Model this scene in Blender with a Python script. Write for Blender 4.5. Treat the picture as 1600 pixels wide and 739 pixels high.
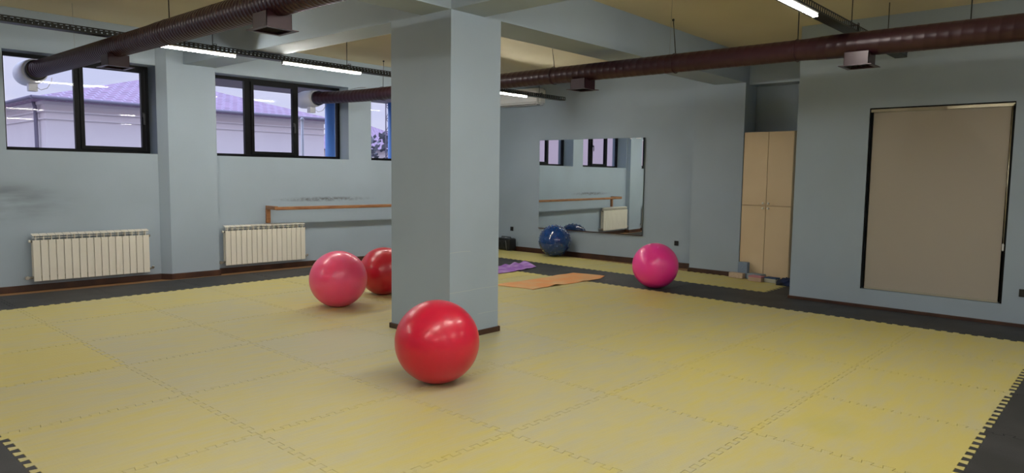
import bpy, math, random
from mathutils import Vector, Matrix
random.seed(7)
PI = math.pi
scene = bpy.context.scene
for o in list(bpy.data.objects): bpy.data.objects.remove(o, do_unlink=True)
COL = scene.collection

# ------------------------------------------------------------------ camera
CP = Vector((-1.8853, -3.6282, 1.4758)); YAW, PIT, ROL, FPX = 0.738075, -0.0874985, 0.012885, 1092.6
_f = Vector((math.cos(YAW)*math.cos(PIT), math.sin(YAW)*math.cos(PIT), math.sin(PIT)))
_r = _f.cross(Vector((0, 0, 1))).normalized(); _u = _r.cross(_f)
_a = _r*math.cos(ROL) + _u*math.sin(ROL); _b = -_r*math.sin(ROL) + _u*math.cos(ROL)
cd = bpy.data.cameras.new('camera'); cam = bpy.data.objects.new('camera', cd); COL.objects.link(cam)
cd.sensor_width = 36; cd.lens = FPX*36/1600; cd.clip_start = .05; cd.clip_end = 300
m = Matrix((( _a.x, _b.x, -_f.x, CP.x), (_a.y, _b.y, -_f.y, CP.y), (_a.z, _b.z, -_f.z, CP.z), (0, 0, 0, 1)))
cam.matrix_world = m
scene.camera = cam
# ------------------------------------------------------------------ view, sky, light levels
scene.view_settings.view_transform = 'Standard'; scene.view_settings.look = 'None'
scene.view_settings.exposure = 0.0; scene.view_settings.gamma = 1.0; scene.view_settings.use_curve_mapping = False
SKY_STRENGTH = 1.0
LED_STRENGTH = 156.0
w = bpy.data.worlds.new('overcast_sky'); scene.world = w; w.use_nodes = True
nt = w.node_tree; nt.nodes.clear()
def N(nt, t, **k):
    n = nt.nodes.new(t)
    for a, v in k.items():
        if a in n.inputs.keys(): n.inputs[a].default_value = v
        else: setattr(n, a, v)
    return n
out = N(nt, 'ShaderNodeOutputWorld'); bg = N(nt, 'ShaderNodeBackground', Strength=SKY_STRENGTH)
tc = N(nt, 'ShaderNodeTexCoord'); mp = N(nt, 'ShaderNodeMapping'); mp.inputs['Scale'].default_value = (2, 2, 7)
nz = N(nt, 'ShaderNodeTexNoise', Scale=1.6, Detail=5.0); rp = N(nt, 'ShaderNodeValToRGB')
rp.color_ramp.elements[0].position = .38; rp.color_ramp.elements[0].color = (.66, .70, .95, 1)
rp.color_ramp.elements[1].position = .62; rp.color_ramp.elements[1].color = (.88, .86, .98, 1)
L = nt.links.new
L(tc.outputs['Generated'], mp.inputs[0]); L(mp.outputs[0], nz.inputs['Vector']); L(nz.outputs['Fac'], rp.inputs[0])
sx = N(nt, 'ShaderNodeSeparateXYZ'); L(tc.outputs['Generated'], sx.inputs[0])
zg = N(nt, 'ShaderNodeMapRange'); zg.inputs[1].default_value = .25; zg.inputs[2].default_value = 1.; zg.inputs[3].default_value = SKY_STRENGTH; zg.inputs[4].default_value = SKY_STRENGTH*3.8
L(sx.outputs['Z'], zg.inputs[0]); L(zg.outputs[0], bg.inputs['Strength'])
zc = N(nt, 'ShaderNodeMix', data_type='RGBA', blend_type='MULTIPLY'); zc.inputs[7].default_value = (.66, .80, 1.0, 1)
zf = N(nt, 'ShaderNodeMapRange'); zf.inputs[1].default_value = .3; zf.inputs[2].default_value = .9; L(sx.outputs['Z'], zf.inputs[0]); L(zf.outputs[0], zc.inputs[0]); L(rp.outputs[0], zc.inputs[6])
L(zc.outputs[2], bg.inputs['Color']); L(bg.outputs[0], out.inputs[0])

# ------------------------------------------------------------------ materials
def mat(name, col, rough=.6, metal=0, spec=.5, coat=0, coatr=.1, emit=None, es=0, sss=0):
    m = bpy.data.materials.new(name); m.use_nodes = True; b = m.node_tree.nodes['Principled BSDF']
    b.inputs['Base Color'].default_value = (*col, 1); b.inputs['Roughness'].default_value = rough
    b.inputs['Metallic'].default_value = metal; b.inputs['Specular IOR Level'].default_value = spec
    b.inputs['Coat Weight'].default_value = coat; b.inputs['Coat Roughness'].default_value = coatr
    if emit: b.inputs['Emission Color'].default_value = (*emit, 1); b.inputs['Emission Strength'].default_value = es
    return m
def noise_mix(m, col2, scale=2., detail=4., lo=.4, hi=.65, coords='Position', mscale=(1, 1, 1), prev=None, fac=1.):
    """mix a second colour in by noise; returns the colour output"""
    nt = m.node_tree; L = nt.links.new; b = nt.nodes['Principled BSDF']
    if coords == 'Position': src = N(nt, 'ShaderNodeNewGeometry').outputs['Position']
    else: src = N(nt, 'ShaderNodeTexCoord').outputs['Object']
    mp = N(nt, 'ShaderNodeMapping'); mp.inputs['Scale'].default_value = mscale; L(src, mp.inputs[0])
    n = N(nt, 'ShaderNodeTexNoise', Scale=scale, Detail=detail); L(mp.outputs[0], n.inputs['Vector'])
    mr = N(nt, 'ShaderNodeMapRange'); mr.inputs[1].default_value = lo; mr.inputs[2].default_value = hi; mr.inputs[4].default_value = fac
    L(n.outputs['Fac'], mr.inputs[0])
    mx = N(nt, 'ShaderNodeMix', data_type='RGBA'); L(mr.outputs[0], mx.inputs[0])
    if prev is None: mx.inputs[6].default_value = b.inputs['Base Color'].default_value
    else: L(prev, mx.inputs[6])
    mx.inputs[7].default_value = (*col2, 1); L(mx.outputs[2], b.inputs['Base Color'])
    return mx.outputs[2]
def bump(m, scale=80., strength=.15, dist=.01, coords='Object', detail=2., kind='noise'):
    nt = m.node_tree; L = nt.links.new; b = nt.nodes['Principled BSDF']
    src = N(nt, 'ShaderNodeNewGeometry').outputs['Position'] if coords == 'Position' else N(nt, 'ShaderNodeTexCoord').outputs['Object']
    t = N(nt, 'ShaderNodeTexNoise', Scale=scale, Detail=detail) if kind == 'noise' else N(nt, 'ShaderNodeTexVoronoi', Scale=scale)
    L(src, t.inputs['Vector'])
    bp = N(nt, 'ShaderNodeBump', Strength=strength, Distance=dist); L(t.outputs[0], bp.inputs['Height']); L(bp.outputs[0], b.inputs['Normal'])

WALLC = (.35, .42, .50)
M = {}
M['wall'] = mat('pale_blue_wall_paint', WALLC, .62, spec=.3)
o_ = noise_mix(M['wall'], (.33, .395, .465), 1.3, 4, .4, .7); bump(M['wall'], 60, .08, .004, 'Position')
M['ceiling'] = mat('cream_ceiling_paint', (.70, .63, .45), .8, spec=.2); noise_mix(M['ceiling'], (.67, .60, .42), .8, 3); bump(M['ceiling'], 5, .1, .01, 'Position')
M['wood_floor'] = mat('brown_laminate', (.36, .19, .08), .45); noise_mix(M['wood_floor'], (.24, .12, .05), 3, 5, mscale=(1, 12, 1))
M['baseboard'] = mat('dark_brown_baseboard', (.045, .02, .014), .4); noise_mix(M['baseboard'], (.08, .035, .02), 4, 4)
M['black_frame'] = mat('black_window_aluminium', (.002, .002, .003), .5, spec=.15)
M['duct'] = mat('brown_painted_sheet_metal', (.034, .009, .014), .36, metal=.15, spec=.5)
M['duct_in'] = mat('dark_duct_inside', (.008, .006, .006), .8)
M['white_plastic'] = mat('white_plastic', (.75, .75, .76), .35)
M['rad'] = mat('cream_white_enamel', (.74, .70, .62), .35); M['rad_dark'] = mat('radiator_shadow_gap', (.22, .21, .18), .5)
M['chrome'] = mat('brushed_valve_metal', (.6, .58, .55), .3, metal=1)
M['barre'] = mat('varnished_wood', (.36, .17, .075), .4); noise_mix(M['barre'], (.24, .10, .045), 6, 5, mscale=(1, 8, 8), coords='Object')
M['black_metal'] = mat('black_galvanised_tray', (.025, .026, .025), .45, metal=.4)
M['grey_metal'] = mat('grey_metal', (.35, .35, .34), .35, metal=.9)
M['mirror'] = mat('mirror_glass', (.80, .85, .84), .0, metal=1); M['mirror_edge'] = mat('mirror_edge', (.16, .19, .18), .3, metal=.5)
M['cab'] = mat('beige_melamine', (.74, .57, .36), .5); noise_mix(M['cab'], (.71, .54, .335), 2, 2)
M['cab_dark'] = mat('dark_cabinet_gap', (.02, .018, .014), .8)
M['knob'] = mat('cream_knob', (.8, .76, .66), .3)
M['blind'] = mat('greige_blind_fabric', (.42, .375, .32), .85, spec=.1); bump(M['blind'], 400, .2, .002)
M['blind_roll'] = mat('blind_roll_fabric', (.36, .34, .27), .7)
M['brass'] = mat('champagne_aluminium', (.62, .55, .40), .3, metal=.8)
M['black_plastic'] = mat('black_plastic', (.012, .012, .013), .35)
M['rubber_grey'] = mat('dark_grey_rubber', (.02, .02, .02), .6)
def foam(name, col, col2):
    m = mat(name, col, .7, spec=.25); noise_mix(m, col2, 60, 2, .45, .7, coords='Object'); return m
M['led'] = mat('lit_led_diffuser', (.9, .9, .9), .4, emit=(1, .985, .90), es=LED_STRENGTH)
# glass: clear pane with a fixed faint reflection
g = bpy.data.materials.new('window_glass'); g.use_nodes = True; nt = g.node_tree; nt.nodes.clear()
o1 = N(nt, 'ShaderNodeOutputMaterial'); tr = N(nt, 'ShaderNodeBsdfTransparent'); tr.inputs[0].default_value = (.95, .95, .97, 1)
gl = N(nt, 'ShaderNodeBsdfGlossy', Roughness=.0); mx = N(nt, 'ShaderNodeMixShader'); lw = N(nt, 'ShaderNodeLayerWeight', Blend=.5); pw = N(nt, 'ShaderNodeMath', operation='POWER'); pw.inputs[1].default_value = 4.; fr = N(nt, 'ShaderNodeMath', operation='MULTIPLY_ADD'); fr.inputs[1].default_value = .35; fr.inputs[2].default_value = .007; nt.links.new(lw.outputs['Facing'], pw.inputs[0]); nt.links.new(pw.outputs[0], fr.inputs[0])
nt.links.new(fr.outputs[0], mx.inputs[0]); nt.links.new(tr.outputs[0], mx.inputs[1]); nt.links.new(gl.outputs[0], mx.inputs[2]); nt.links.new(mx.outputs[0], o1.inputs[0])
M['glass'] = g

# wall paint with scuffs for the window wall (marks with a shape of their own)
def stain(m, centre, size, col, thr=(.35, .75), nscale=(6, 6, 14), fac=.6):
    nt = m.node_tree; L = nt.links.new; b = nt.nodes['Principled BSDF']
    prev = b.inputs['Base Color'].links[0].from_socket
    src = N(nt, 'ShaderNodeTexCoord').outputs['Object']
    s = N(nt, 'ShaderNodeVectorMath', operation='SUBTRACT'); L(src, s.inputs[0]); s.inputs[1].default_value = centre
    q = N(nt, 'ShaderNodeVectorMath', operation='DIVIDE'); L(s.outputs[0], q.inputs[0]); q.inputs[1].default_value = size
    ln = N(nt, 'ShaderNodeVectorMath', operation='LENGTH'); L(q.outputs[0], ln.inputs[0])
    mr = N(nt, 'ShaderNodeMapRange', interpolation_type='SMOOTHSTEP'); L(ln.outputs['Value'], mr.inputs[0]); mr.inputs[1].default_value = 1.; mr.inputs[2].default_value = .15
    mp = N(nt, 'ShaderNodeMapping'); mp.inputs['Scale'].default_value = nscale; L(src, mp.inputs[0])
    n = N(nt, 'ShaderNodeTexNoise', Scale=1., Detail=5.); L(mp.outputs[0], n.inputs['Vector'])
    m2 = N(nt, 'ShaderNodeMapRange'); L(n.outputs['Fac'], m2.inputs[0]); m2.inputs[1].default_value = thr[0]; m2.inputs[2].default_value = thr[1]; m2.inputs[4].default_value = fac
    mu = N(nt, 'ShaderNodeMath', operation='MULTIPLY'); L(mr.outputs[0], mu.inputs[0]); L(m2.outputs[0], mu.inputs[1])
    mx = N(nt, 'ShaderNodeMix', data_type='RGBA'); L(mu.outputs[0], mx.inputs[0]); L(prev, mx.inputs[6]); mx.inputs[7].default_value = (*col, 1)
    L(mx.outputs[2], b.inputs['Base Color'])
M['wallA'] = mat('pale_blue_wall_paint_scuffed', WALLC, .62, spec=.3)
noise_mix(M['wallA'], (.33, .395, .465), 1.3, 4, .4, .7); bump(M['wallA'], 60, .08, .004, 'Position')
stain(M['wallA'], (.15, 0, 1.08), (1.0, 1, .34), (.11, .13, .14), fac=.75, nscale=(1.5, 1, 7), thr=(.3, .7))
stain(M['wallA'], (4.5, 0, 1.05), (1.1, 1, .05), (.13, .14, .15), fac=.9, nscale=(14, 1, 22), thr=(.35, .6))
M['wallP'] = mat('pale_blue_pillar_paint', WALLC, .62, spec=.3)
noise_mix(M['wallP'], (.33, .395, .465), 1.3, 4, .4, .7); bump(M['wallP'], 60, .08, .004, 'Position')

# ------------------------------------------------------------------ mesh helpers
class MB:
    def __init__(s): s.v = []; s.f = []; s.mi = []; s.sm = []
    def add(s, vs, fs, mi=0, sm=False):
        n = len(s.v); s.v += [tuple(p) for p in vs]; s.f += [tuple(i+n for i in f) for f in fs]; s.mi += [mi]*len(fs); s.sm += [sm]*len(fs); return s
    def box(s, x0, x1, y0, y1, z0, z1, mi=0):
        vs = [(x, y, z) for x in (x0, x1) for y in (y0, y1) for z in (z0, z1)]
        return s.add(vs, [(0, 1, 3, 2), (4, 6, 7, 5), (0, 4, 5, 1), (2, 3, 7, 6), (0, 2, 6, 4), (1, 5, 7, 3)], mi)
    def cbox(s, c, d, mi=0): return s.box(c[0]-d[0]/2, c[0]+d[0]/2, c[1]-d[1]/2, c[1]+d[1]/2, c[2]-d[2]/2, c[2]+d[2]/2, mi)
    def prism(s, poly, z0, z1, mi=0):
        n = len(poly); vs = [(x, y, z0) for x, y in poly]+[(x, y, z1) for x, y in poly]
        fs = [tuple(range(n))[::-1], tuple(range(n, 2*n))]+[(i, (i+1) % n, n+(i+1) % n, n+i) for i in range(n)]
        return s.add(vs, fs, mi)
    def tube(s, pts, r, n=12, mi=0, cap=True, sm=True):
        pts = [Vector(p) for p in pts]; rs = r if isinstance(r, (list, tuple)) else [r]*len(pts)
        t0 = (pts[1]-pts[0]).normalized(); up = Vector((0, 0, 1)) if abs(t0.z) < .9 else Vector((1, 0, 0))
        vs = []; side = t0.cross(up).normalized()
        for i, p in enumerate(pts):
            t = (pts[min(i+1, len(pts)-1)]-pts[max(i-1, 0)]).normalized()
            side = (side-t*side.dot(t)).normalized(); u2 = side.cross(t)
            for k in range(n):
                a = 2*PI*k/n; vs.append(p+side*math.cos(a)*rs[i]+u2*math.sin(a)*rs[i])
        fs = [(i*n+k, i*n+(k+1) % n, (i+1)*n+(k+1) % n, (i+1)*n+k) for i in range(len(pts)-1) for k in range(n)]
        s.add(vs, fs, mi, sm)
        if cap:
            c = len(s.v)-len(vs); s.f += [tuple(c+k for k in range(n))[::-1], tuple(c+(len(pts)-1)*n+k for k in range(n))]; s.mi += [mi]*2; s.sm += [False]*2
        return s
    def lathe(s, prof, c, axis='z', n=24, mi=0):
        """prof: (r, h) list, revolved about axis through c"""
        vs = []
        for r, h in prof:
            for k in range(n):
                a = 2*PI*k/n; p = (r*math.cos(a), r*math.sin(a), h)
                if axis == 'y': p = (p[0], p[2], p[1])
                if axis == 'x': p = (p[2], p[0], p[1])
                vs.append((c[0]+p[0], c[1]+p[1], c[2]+p[2]))
        m_ = len(prof)
        fs = [(i*n+k, i*n+(k+1) % n, (i+1)*n+(k+1) % n, (i+1)*n+k) for i in range(m_-1) for k in range(n)]
        s.add(vs, fs, mi, True); c0 = len(s.v)-len(vs)
        s.f += [tuple(c0+k for k in range(n))[::-1], tuple(c0+(m_-1)*n+k for k in range(n))]; s.mi += [mi]*2; s.sm += [False]*2
        return s
    def build(s, name, mats, parent=None, mw=None, bevel=0, seg=2):
        me = bpy.data.meshes.new(name); me.from_pydata(s.v, [], s.f)
        if not isinstance(mats, (list, tuple)): mats = [mats]
        for m_ in mats: me.materials.append(m_)
        for p, mi, sm in zip(me.polygons, s.mi, s.sm): p.material_index = mi; p.use_smooth = sm
        import bmesh
        bm = bmesh.new(); bm.from_mesh(me); bmesh.ops.recalc_face_normals(bm, faces=bm.faces); bm.to_mesh(me); bm.free()
        ob = bpy.data.objects.new(name, me); COL.objects.link(ob)
        if parent is not None: ob.parent = parent
        if mw is not None: ob.matrix_world = mw
        if bevel:
            md = ob.modifiers.new('bevel', 'BEVEL'); md.width = bevel; md.segments = seg; md.limit_method = 'ANGLE'; md.angle_limit = .7
        return ob
def tag(o, label=None, cat=None, group=None, kind=None):
    if label: o['label'] = label
    if cat: o['category'] = cat
    if group: o['group'] = group
    if kind: o['kind'] = kind
    return o
def empty(name, loc=(0, 0, 0), rz=0, label=None, cat=None, group=None, kind=None, mw=None):
    o = bpy.data.objects.new(name, None); COL.objects.link(o); o.empty_display_size = .1
    if mw is not None: o.matrix_world = mw
    else: o.location = loc; o.rotation_euler = (0, 0, rz)
    return tag(o, label, cat, group, kind)
def copy_tree(o, parent=None):
    c = o.copy(); COL.objects.link(c)
    if parent is not None: c.parent = parent
    for ch in [x for x in bpy.data.objects if x.parent == o]: copy_tree(ch, c)
    return c
# frame of the window wall: local x along it, y outwards, z up
TH = -0.036
WM = Matrix.Translation((0, 6.46, 0)) @ Matrix.Rotation(TH, 4, 'Z')
def W(x, y, z): return WM @ Vector((x, y, z))
def WT(x, y, z=0): return WM @ Matrix.Translation((x, y, z))
BM = Matrix.Translation((8.5, 2.2, 0)) @ Matrix.Rotation(.0314, 4, 'Z')     # far (mirror) wall: local y along it
CEIL = 3.46; FL = -.02; BB = 2.875

# ------------------------------------------------------------------ structure
S = lambda mb, name, m_, mw=None: tag(mb.build(name, m_, None, mw), kind='structure')
S(MB().box(-6.7, 8.7, -7.2, 6.9, FL-.1, FL), 'floor', M['wood_floor'])
S(MB().add([(x, y, z+(3.375-.011*x)) for x in (-6.7, 8.7) for y in (-7.2, 6.9) for z in (0, .15)], [(0, 1, 3, 2), (4, 6, 7, 5), (0, 4, 5, 1), (2, 3, 7, 6), (0, 2, 6, 4), (1, 5, 7, 3)]), 'ceiling', M['ceiling'])
WINS = [(-2.25, -.55), (.25, 1.945), (2.72, 4.947), (5.39, 7.6)]
SILL, LINT = 1.70, 2.885
wb = MB().box(-6.7, 8.75, 0, .42, FL, SILL).box(-6.7, 8.75, 0, .42, LINT, CEIL)
xs = [-6.7]+[v for p in WINS for v in p]+[8.75]
for i in range(0, len(xs), 2): wb.box(xs[i], xs[i+1], 0, .42, SILL, LINT)
S(wb, 'wall_left', M['wallA'], WM)
S(MB().prism([(1.945, .30), (1.945, -.002), (2.045, -.12), (2.70, -.12), (2.70, .30)], FL, CEIL), 'wall_column_left', M['wall'], WM)
S(MB().box(0, .2, -2.7, 4.5, FL, CEIL), 'wall_back', M['wall'], BM)
S(MB().box(8.12, 8.5, .868, 1.68, FL, CEIL), 'wall_column_back', M['wall'])
S(MB().box(6.8, 6.93, -7.2, -2.57, FL, CEIL).box(6.8, 6.93, -1.207, -.398, FL, CEIL).box(6.8, 6.93, -2.57, -1.207, FL, .215)
  .box(6.8, 6.93, -2.57, -1.207, 2.285, CEIL).box(6.93, 8.7, -7.2, -.398, FL, CEIL), 'wall_right', M['wall'])
S(MB().box(-6.7, 6.8, -7.2, -7.0, FL, CEIL), 'wall_front', M['wall'])
S(MB().box(-6.7, -6.5, -7.0, 6.6, FL, CEIL), 'wall_rear', M['wall'])
S(MB().box(2.25, 2.868, .865, 1.685, FL, CEIL), 'wall_pillar', M['wallP'])
S(MB().box(2.868, 8.12, .865, 1.355, BB, CEIL), 'trim_1', M['wall'])
S(MB().box(-6.5, 2.25, .865, 1.25, BB, CEIL), 'trim_2', M['wall'])
S(MB().box(2.25, 2.65, -7.0, .865, BB, CEIL), 'trim_3', M['wall'])
def hexa(b, t): return MB().add(list(b)+list(t), [(0, 1, 2, 3), (4, 5, 6, 7), (0, 1, 5, 4), (1, 2, 6, 5), (2, 3, 7, 6), (3, 0, 4, 7)])
S(hexa([(2.25, 1.685, BB), (2.59, 1.685, BB), (2.70, 6.37, BB+.055), (2.265, 6.37, BB+.055)], [(2.25, 1.685, 3.5), (2.59, 1.685, 3.5), (2.70, 6.37, 3.5), (2.265, 6.37, 3.5)]), 'trim_4', M['wall'])
S(MB().box(8.24, 8.5, -.398, .868, 2.85, CEIL), 'trim_5', M['wall'])
# baseboards
BH = .062
def base(name, mb, mw=None): o = S(mb, name, M['baseboard'], mw); md = o.modifiers.new('bevel', 'BEVEL'); md.width = .006; md.segments = 2; md.limit_method = 'ANGLE'; return o
base('baseboard_left', MB().box(-6.5, 1.945, -.018, 0, FL, BH).box(2.70, 8.5, -.018, 0, FL, BH)
     .prism([(1.935, -.018), (2.036, -.138), (2.716, -.138), (2.716, 0), (2.70, 0), (2.70, -.12), (2.045, -.12), (1.945, -.002)], FL, BH), WM)
base('baseboard_back', MB().box(-.018, 0, -.5, 3.95, FL, BH+.01), BM)
base('baseboard_column', MB().box(8.102, 8.12, .868, 1.698, FL, BH).box(8.12, 8.482, 1.68, 1.698, FL, BH))
base('baseboard_right', MB().box(6.784, 6.8, -7.0, -.382, FL, .035).box(6.8, 8.2, -.398, -.382, FL, .035))
base('baseboard_pillar', MB().box(2.232, 2.25, .847, 1.703, 0, .05).box(2.868, 2.886, .847, 1.703, 0, .05).box(2.25, 2.868, .847, .865, 0, .05).box(2.25, 2.868, 1.685, 1.703, 0, .05))
# hairline joint and chips low on the pillar
nt = M['wallP'].node_tree; b = nt.nodes['Principled BSDF']; prev = b.inputs['Base Color'].links[0].from_socket
ge = N(nt, 'ShaderNodeNewGeometry'); sp = N(nt, 'ShaderNodeSeparateXYZ'); nt.links.new(ge.outputs['Position'], sp.inputs[0])
wn = N(nt, 'ShaderNodeTexNoise', Scale=3.); nt.links.new(ge.outputs['Position'], wn.inputs['Vector'])
ad = N(nt, 'ShaderNodeMath', operation='MULTIPLY_ADD'); nt.links.new(wn.outputs['Fac'], ad.inputs[0]); ad.inputs[1].default_value = .03; nt.links.new(sp.outputs['Z'], ad.inputs[2])
lines = None
for zc, x0_, x1_ in ((.447, 2.2, 3), (.80, 2.2, 2.5), (.215, 2.6, 3)):
    cm = N(nt, 'ShaderNodeMath', operation='COMPARE'); nt.links.new(ad.outputs[0], cm.inputs[0]); cm.inputs[1].default_value = zc; cm.inputs[2].default_value = .0022
    xm = N(nt, 'ShaderNodeMath', operation='COMPARE'); nt.links.new(sp.outputs['X'], xm.inputs[0]); xm.inputs[1].default_value = (x0_+x1_)/2; xm.inputs[2].default_value = (x1_-x0_)/2
    ym = N(nt, 'ShaderNodeMath', operation='LESS_THAN'); nt.links.new(sp.outputs['Y'], ym.inputs[0]); ym.inputs[1].default_value = .867
    p1 = N(nt, 'ShaderNodeMath', operation='MULTIPLY'); nt.links.new(cm.outputs[0], p1.inputs[0]); nt.links.new(xm.outputs[0], p1.inputs[1])
    p2 = N(nt, 'ShaderNodeMath', operation='MULTIPLY'); nt.links.new(p1.outputs[0], p2.inputs[0]); nt.links.new(ym.outputs[0], p2.inputs[1])
    if lines is None: lines = p2.outputs[0]
    else:
        q_ = N(nt, 'ShaderNodeMath', operation='MAXIMUM'); nt.links.new(lines, q_.inputs[0]); nt.links.new(p2.outputs[0], q_.inputs[1]); lines = q_.outputs[0]
mx = N(nt, 'ShaderNodeMix', data_type='RGBA'); nt.links.new(lines, mx.inputs[0]); nt.links.new(prev, mx.inputs[6]); mx.inputs[7].default_value = (.44, .49, .49, 1); nt.links.new(mx.outputs[2], b.inputs['Base Color'])

# ------------------------------------------------------------------ windows
def pane_hole(x0, x1, z0, z1, y, hole=None, n=32):
    mb = MB()
    if not hole: return mb.box(x0, x1, y-.003, y+.003, z0, z1)
    cx, cz, r = hole; ri = []; ro = []
    for k in range(n):
        a = 2*PI*(k+.5)/n; c, s_ = math.cos(a), math.sin(a)
        t = min([((x1 if c > 0 else x0)-cx)/c if abs(c) > 1e-6 else 1e9, ((z1 if s_ > 0 else z0)-cz)/s_ if abs(s_) > 1e-6 else 1e9])
        ri.append((cx+c*r, cz+s_*r)); ro.append((cx+c*t, cz+s_*t))
    # snap the closest ray to each corner
    for X_, Z_ in ((x0, z0), (x0, z1), (x1, z0), (x1, z1)):
        k = min(range(n), key=lambda i: (ro[i][0]-X_)**2+(ro[i][1]-Z_)**2); ro[k] = (X_, Z_)
    for yy in (y-.003, y+.003):
        mb.add([(p[0], yy, p[1]) for p in ri+ro], [(k, (k+1) % n, n+(k+1) % n, n+k) for k in range(n)])
    mb.add([(p[0], yy, p[1]) for yy in (y-.003, y+.003) for p in ri], [(k, (k+1) % n, n+(k+1) % n, n+k) for k in range(n)])
    return mb
def rect_frame(x0, x1, z0, z1, w_, y0, y1):
    return MB().box(x0, x1, y0, y1, z0, z0+w_).box(x0, x1, y0, y1, z1-w_, z1).box(x0, x0+w_, y0, y1, z0+w_, z1-w_).box(x1-w_, x1, y0, y1, z0+w_, z1-w_)
FY = .27
def window(idx, x0, x1, lights, hole=None, hlight=-1):
    """lights: list of (xa, xb, sash)"""
    root = empty('window_%d' % idx, kind='structure', mw=WT(0, 0)); z0, z1 = SILL, LINT
    fr_ = rect_frame(x0, x1, z0, z1, .045, FY-.01, FY+.05)
    for i in range(len(lights)-1): fr_.box(lights[i][1], lights[i+1][0], FY-.01, FY+.05, z0+.045, z1-.045)
    fr_.build('window_frame', M['black_frame'], root)
    for i, (a, b_, sash) in enumerate(lights):
        if sash:
            s_ = rect_frame(a, b_, z0+.045, z1-.045, .045, FY-.03, FY+.03).build('sash', M['black_frame'], root)
            hx = b_-.025
            MB().box(hx-.012, hx+.012, FY-.045, FY-.03, 2.2, 2.26).box(hx-.008, hx+.008, FY-.065, FY-.045, 2.215, 2.235).box(hx-.009, hx+.009, FY-.075, FY-.062, 2.10, 2.24).build('handle', M['black_plastic'], s_)
            MB().box(a+.045, b_-.045, FY-.003, FY+.003, z0+.09, z1-.09).build('glass_pane', M['glass'], s_)
        else:
            pane_hole(a, b_, z0+.045, z1-.045, FY, hole if i == hlight else None).build('glass_pane', M['glass'], root)
    return root
RING1 = (.632, 2.692, .118); RING2 = (4.528, 2.688, .108)
window(1, .26, 1.935, [(.315, 1.04, 0), (1.10, 1.88, 1)], RING1, 0)
window(2, 2.73, 4.94, [(2.79, 3.295, 0), (3.39, 4.12, 1), (4.18, 4.88, 0)], RING2, 2)
window(3, 5.40, 7.59, [(5.45, 6.05, 0), (6.11, 6.82, 1), (6.88, 7.54, 0)])
window(4, -2.24, -.56, [(-2.19, -1.4, 0), (-1.34, -.61, 1)])
# window behind the roller blind
root = empty('window_5', (0, 0, 0), kind='structure')
MB().box(6.90, 6.925, -2.565, -1.212, .22, .27).box(6.90, 6.925, -2.565, -1.212, 2.23, 2.28).box(6.90, 6.925, -2.565, -2.515, .27, 2.23).box(6.90, 6.925, -1.262, -1.212, .27, 2.23).build('window_frame', M['black_frame'], root)
MB().box(6.915, 6.921, -2.515, -1.262, .27, 2.23).build('glass_pane', M['glass'], root)

# ------------------------------------------------------------------ foam floor mats (each a mat of its own)
def lat(i, j):
    """lattice corner to world: rows drift a little with distance, as laid"""
    x = i+.0009*i*i*max(j, 0)*(i > 0); y = j+.0065*max(j, 0)**2*(1+.17*i)
    return Vector((x, y))
NT = 18; DT = .019
def edge(p, q):
    """dovetail line between lattice points p and q (given in increasing order)"""
    P, Q = lat(*p), lat(*q); d_ = Q-P; nrm = Vector((-d_.y, d_.x)).normalized(); pts = [P]
    s_ = 1 if (p[0]+p[1]) % 2 == 0 else -1
    for k in range(NT):
        t0, t1 = .04+.92*k/NT, .04+.92*(k+1)/NT; e = .07/NT
        o_ = nrm*DT*s_*(1 if k % 2 == 0 else -1)
        w0 = t0+(-e if k else 0); w1 = t1+(e if k < NT-1 else 0)
        pts.append(P+d_*w0+o_); pts.append(P+d_*w1+o_)
    pts.insert(1, P+d_*.04); pts.append(P+d_*.96); pts.append(Q); return pts
def straight(P, Q): return [P, Q]
def mat_mesh(i, j, m_, cut=None, flat=()):
    """cut: dict of sides replaced by a straight line, e.g. {'x1': 6.78}"""
    cut = cut or {}
    A, B, C_, D = (i, j), (i+1, j), (i+1, j+1), (i, j+1)
    lp = []
    lp += edge(A, B)[:-1]; lp += edge(B, C_)[:-1]; lp += edge(D, C_)[::-1][:-1]; lp += edge(A, D)[::-1][:-1]
    def clampv(p):
        p = p.copy()
        if 'x1' in cut: p.x = min(p.x, cut['x1'])
        if 'y1' in cut: p.y = min(p.y, cut['y1'])
        if 'y0' in cut: p.y = max(p.y, cut['y0'])
        if 'wall' in cut:                      # keep a strip of bare floor before the window wall
            lim = 6.46-.036*p.x-cut['wall']; p.y = min(p.y, lim)
        return p
    q = []
    for p in lp:
        c = clampv(p)
        if not q or (c-q[-1]).length > 1e-4: q.append(c)
    if (q[0]-q[-1]).length < 1e-4: q.pop()
    def inset(poly, a):
        n = len(poly); r = []
        for k in range(n):
            d1 = (poly[k]-poly[k-1]).normalized(); d2 = (poly[(k+1) % n]-poly[k]).normalized()
            n1 = Vector((-d1.y, d1.x)); n2 = Vector((-d2.y, d2.x)); v = n1+n2
            if v.length < .3: v = n1
            v = v.normalized(); r.append(poly[k]+v*a/max(.5, v.dot(n1)))
        return r
    o_ = inset(q, .0014); t = inset(q, .0020); n = len(q); cx, cy = lat(i+.5, j+.5)
    vs = [(p.x-cx, p.y-cy, FL) for p in o_]+[(p.x-cx, p.y-cy, -.0010) for p in o_]+[(p.x-cx, p.y-cy, 0) for p in t]
    fs = [(k, (k+1) % n, n+(k+1) % n, n+k) for k in range(n)]+[(n+k, n+(k+1) % n, 2*n+(k+1) % n, 2*n+k) for k in range(n)]
    fs += [tuple(range(2*n, 3*n)), tuple(range(n))[::-1]]
    mb = MB().add(vs, fs); ob = mb.build('foam_mat', m_); ob.location = (cx, cy, 0)
    return ob
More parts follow.
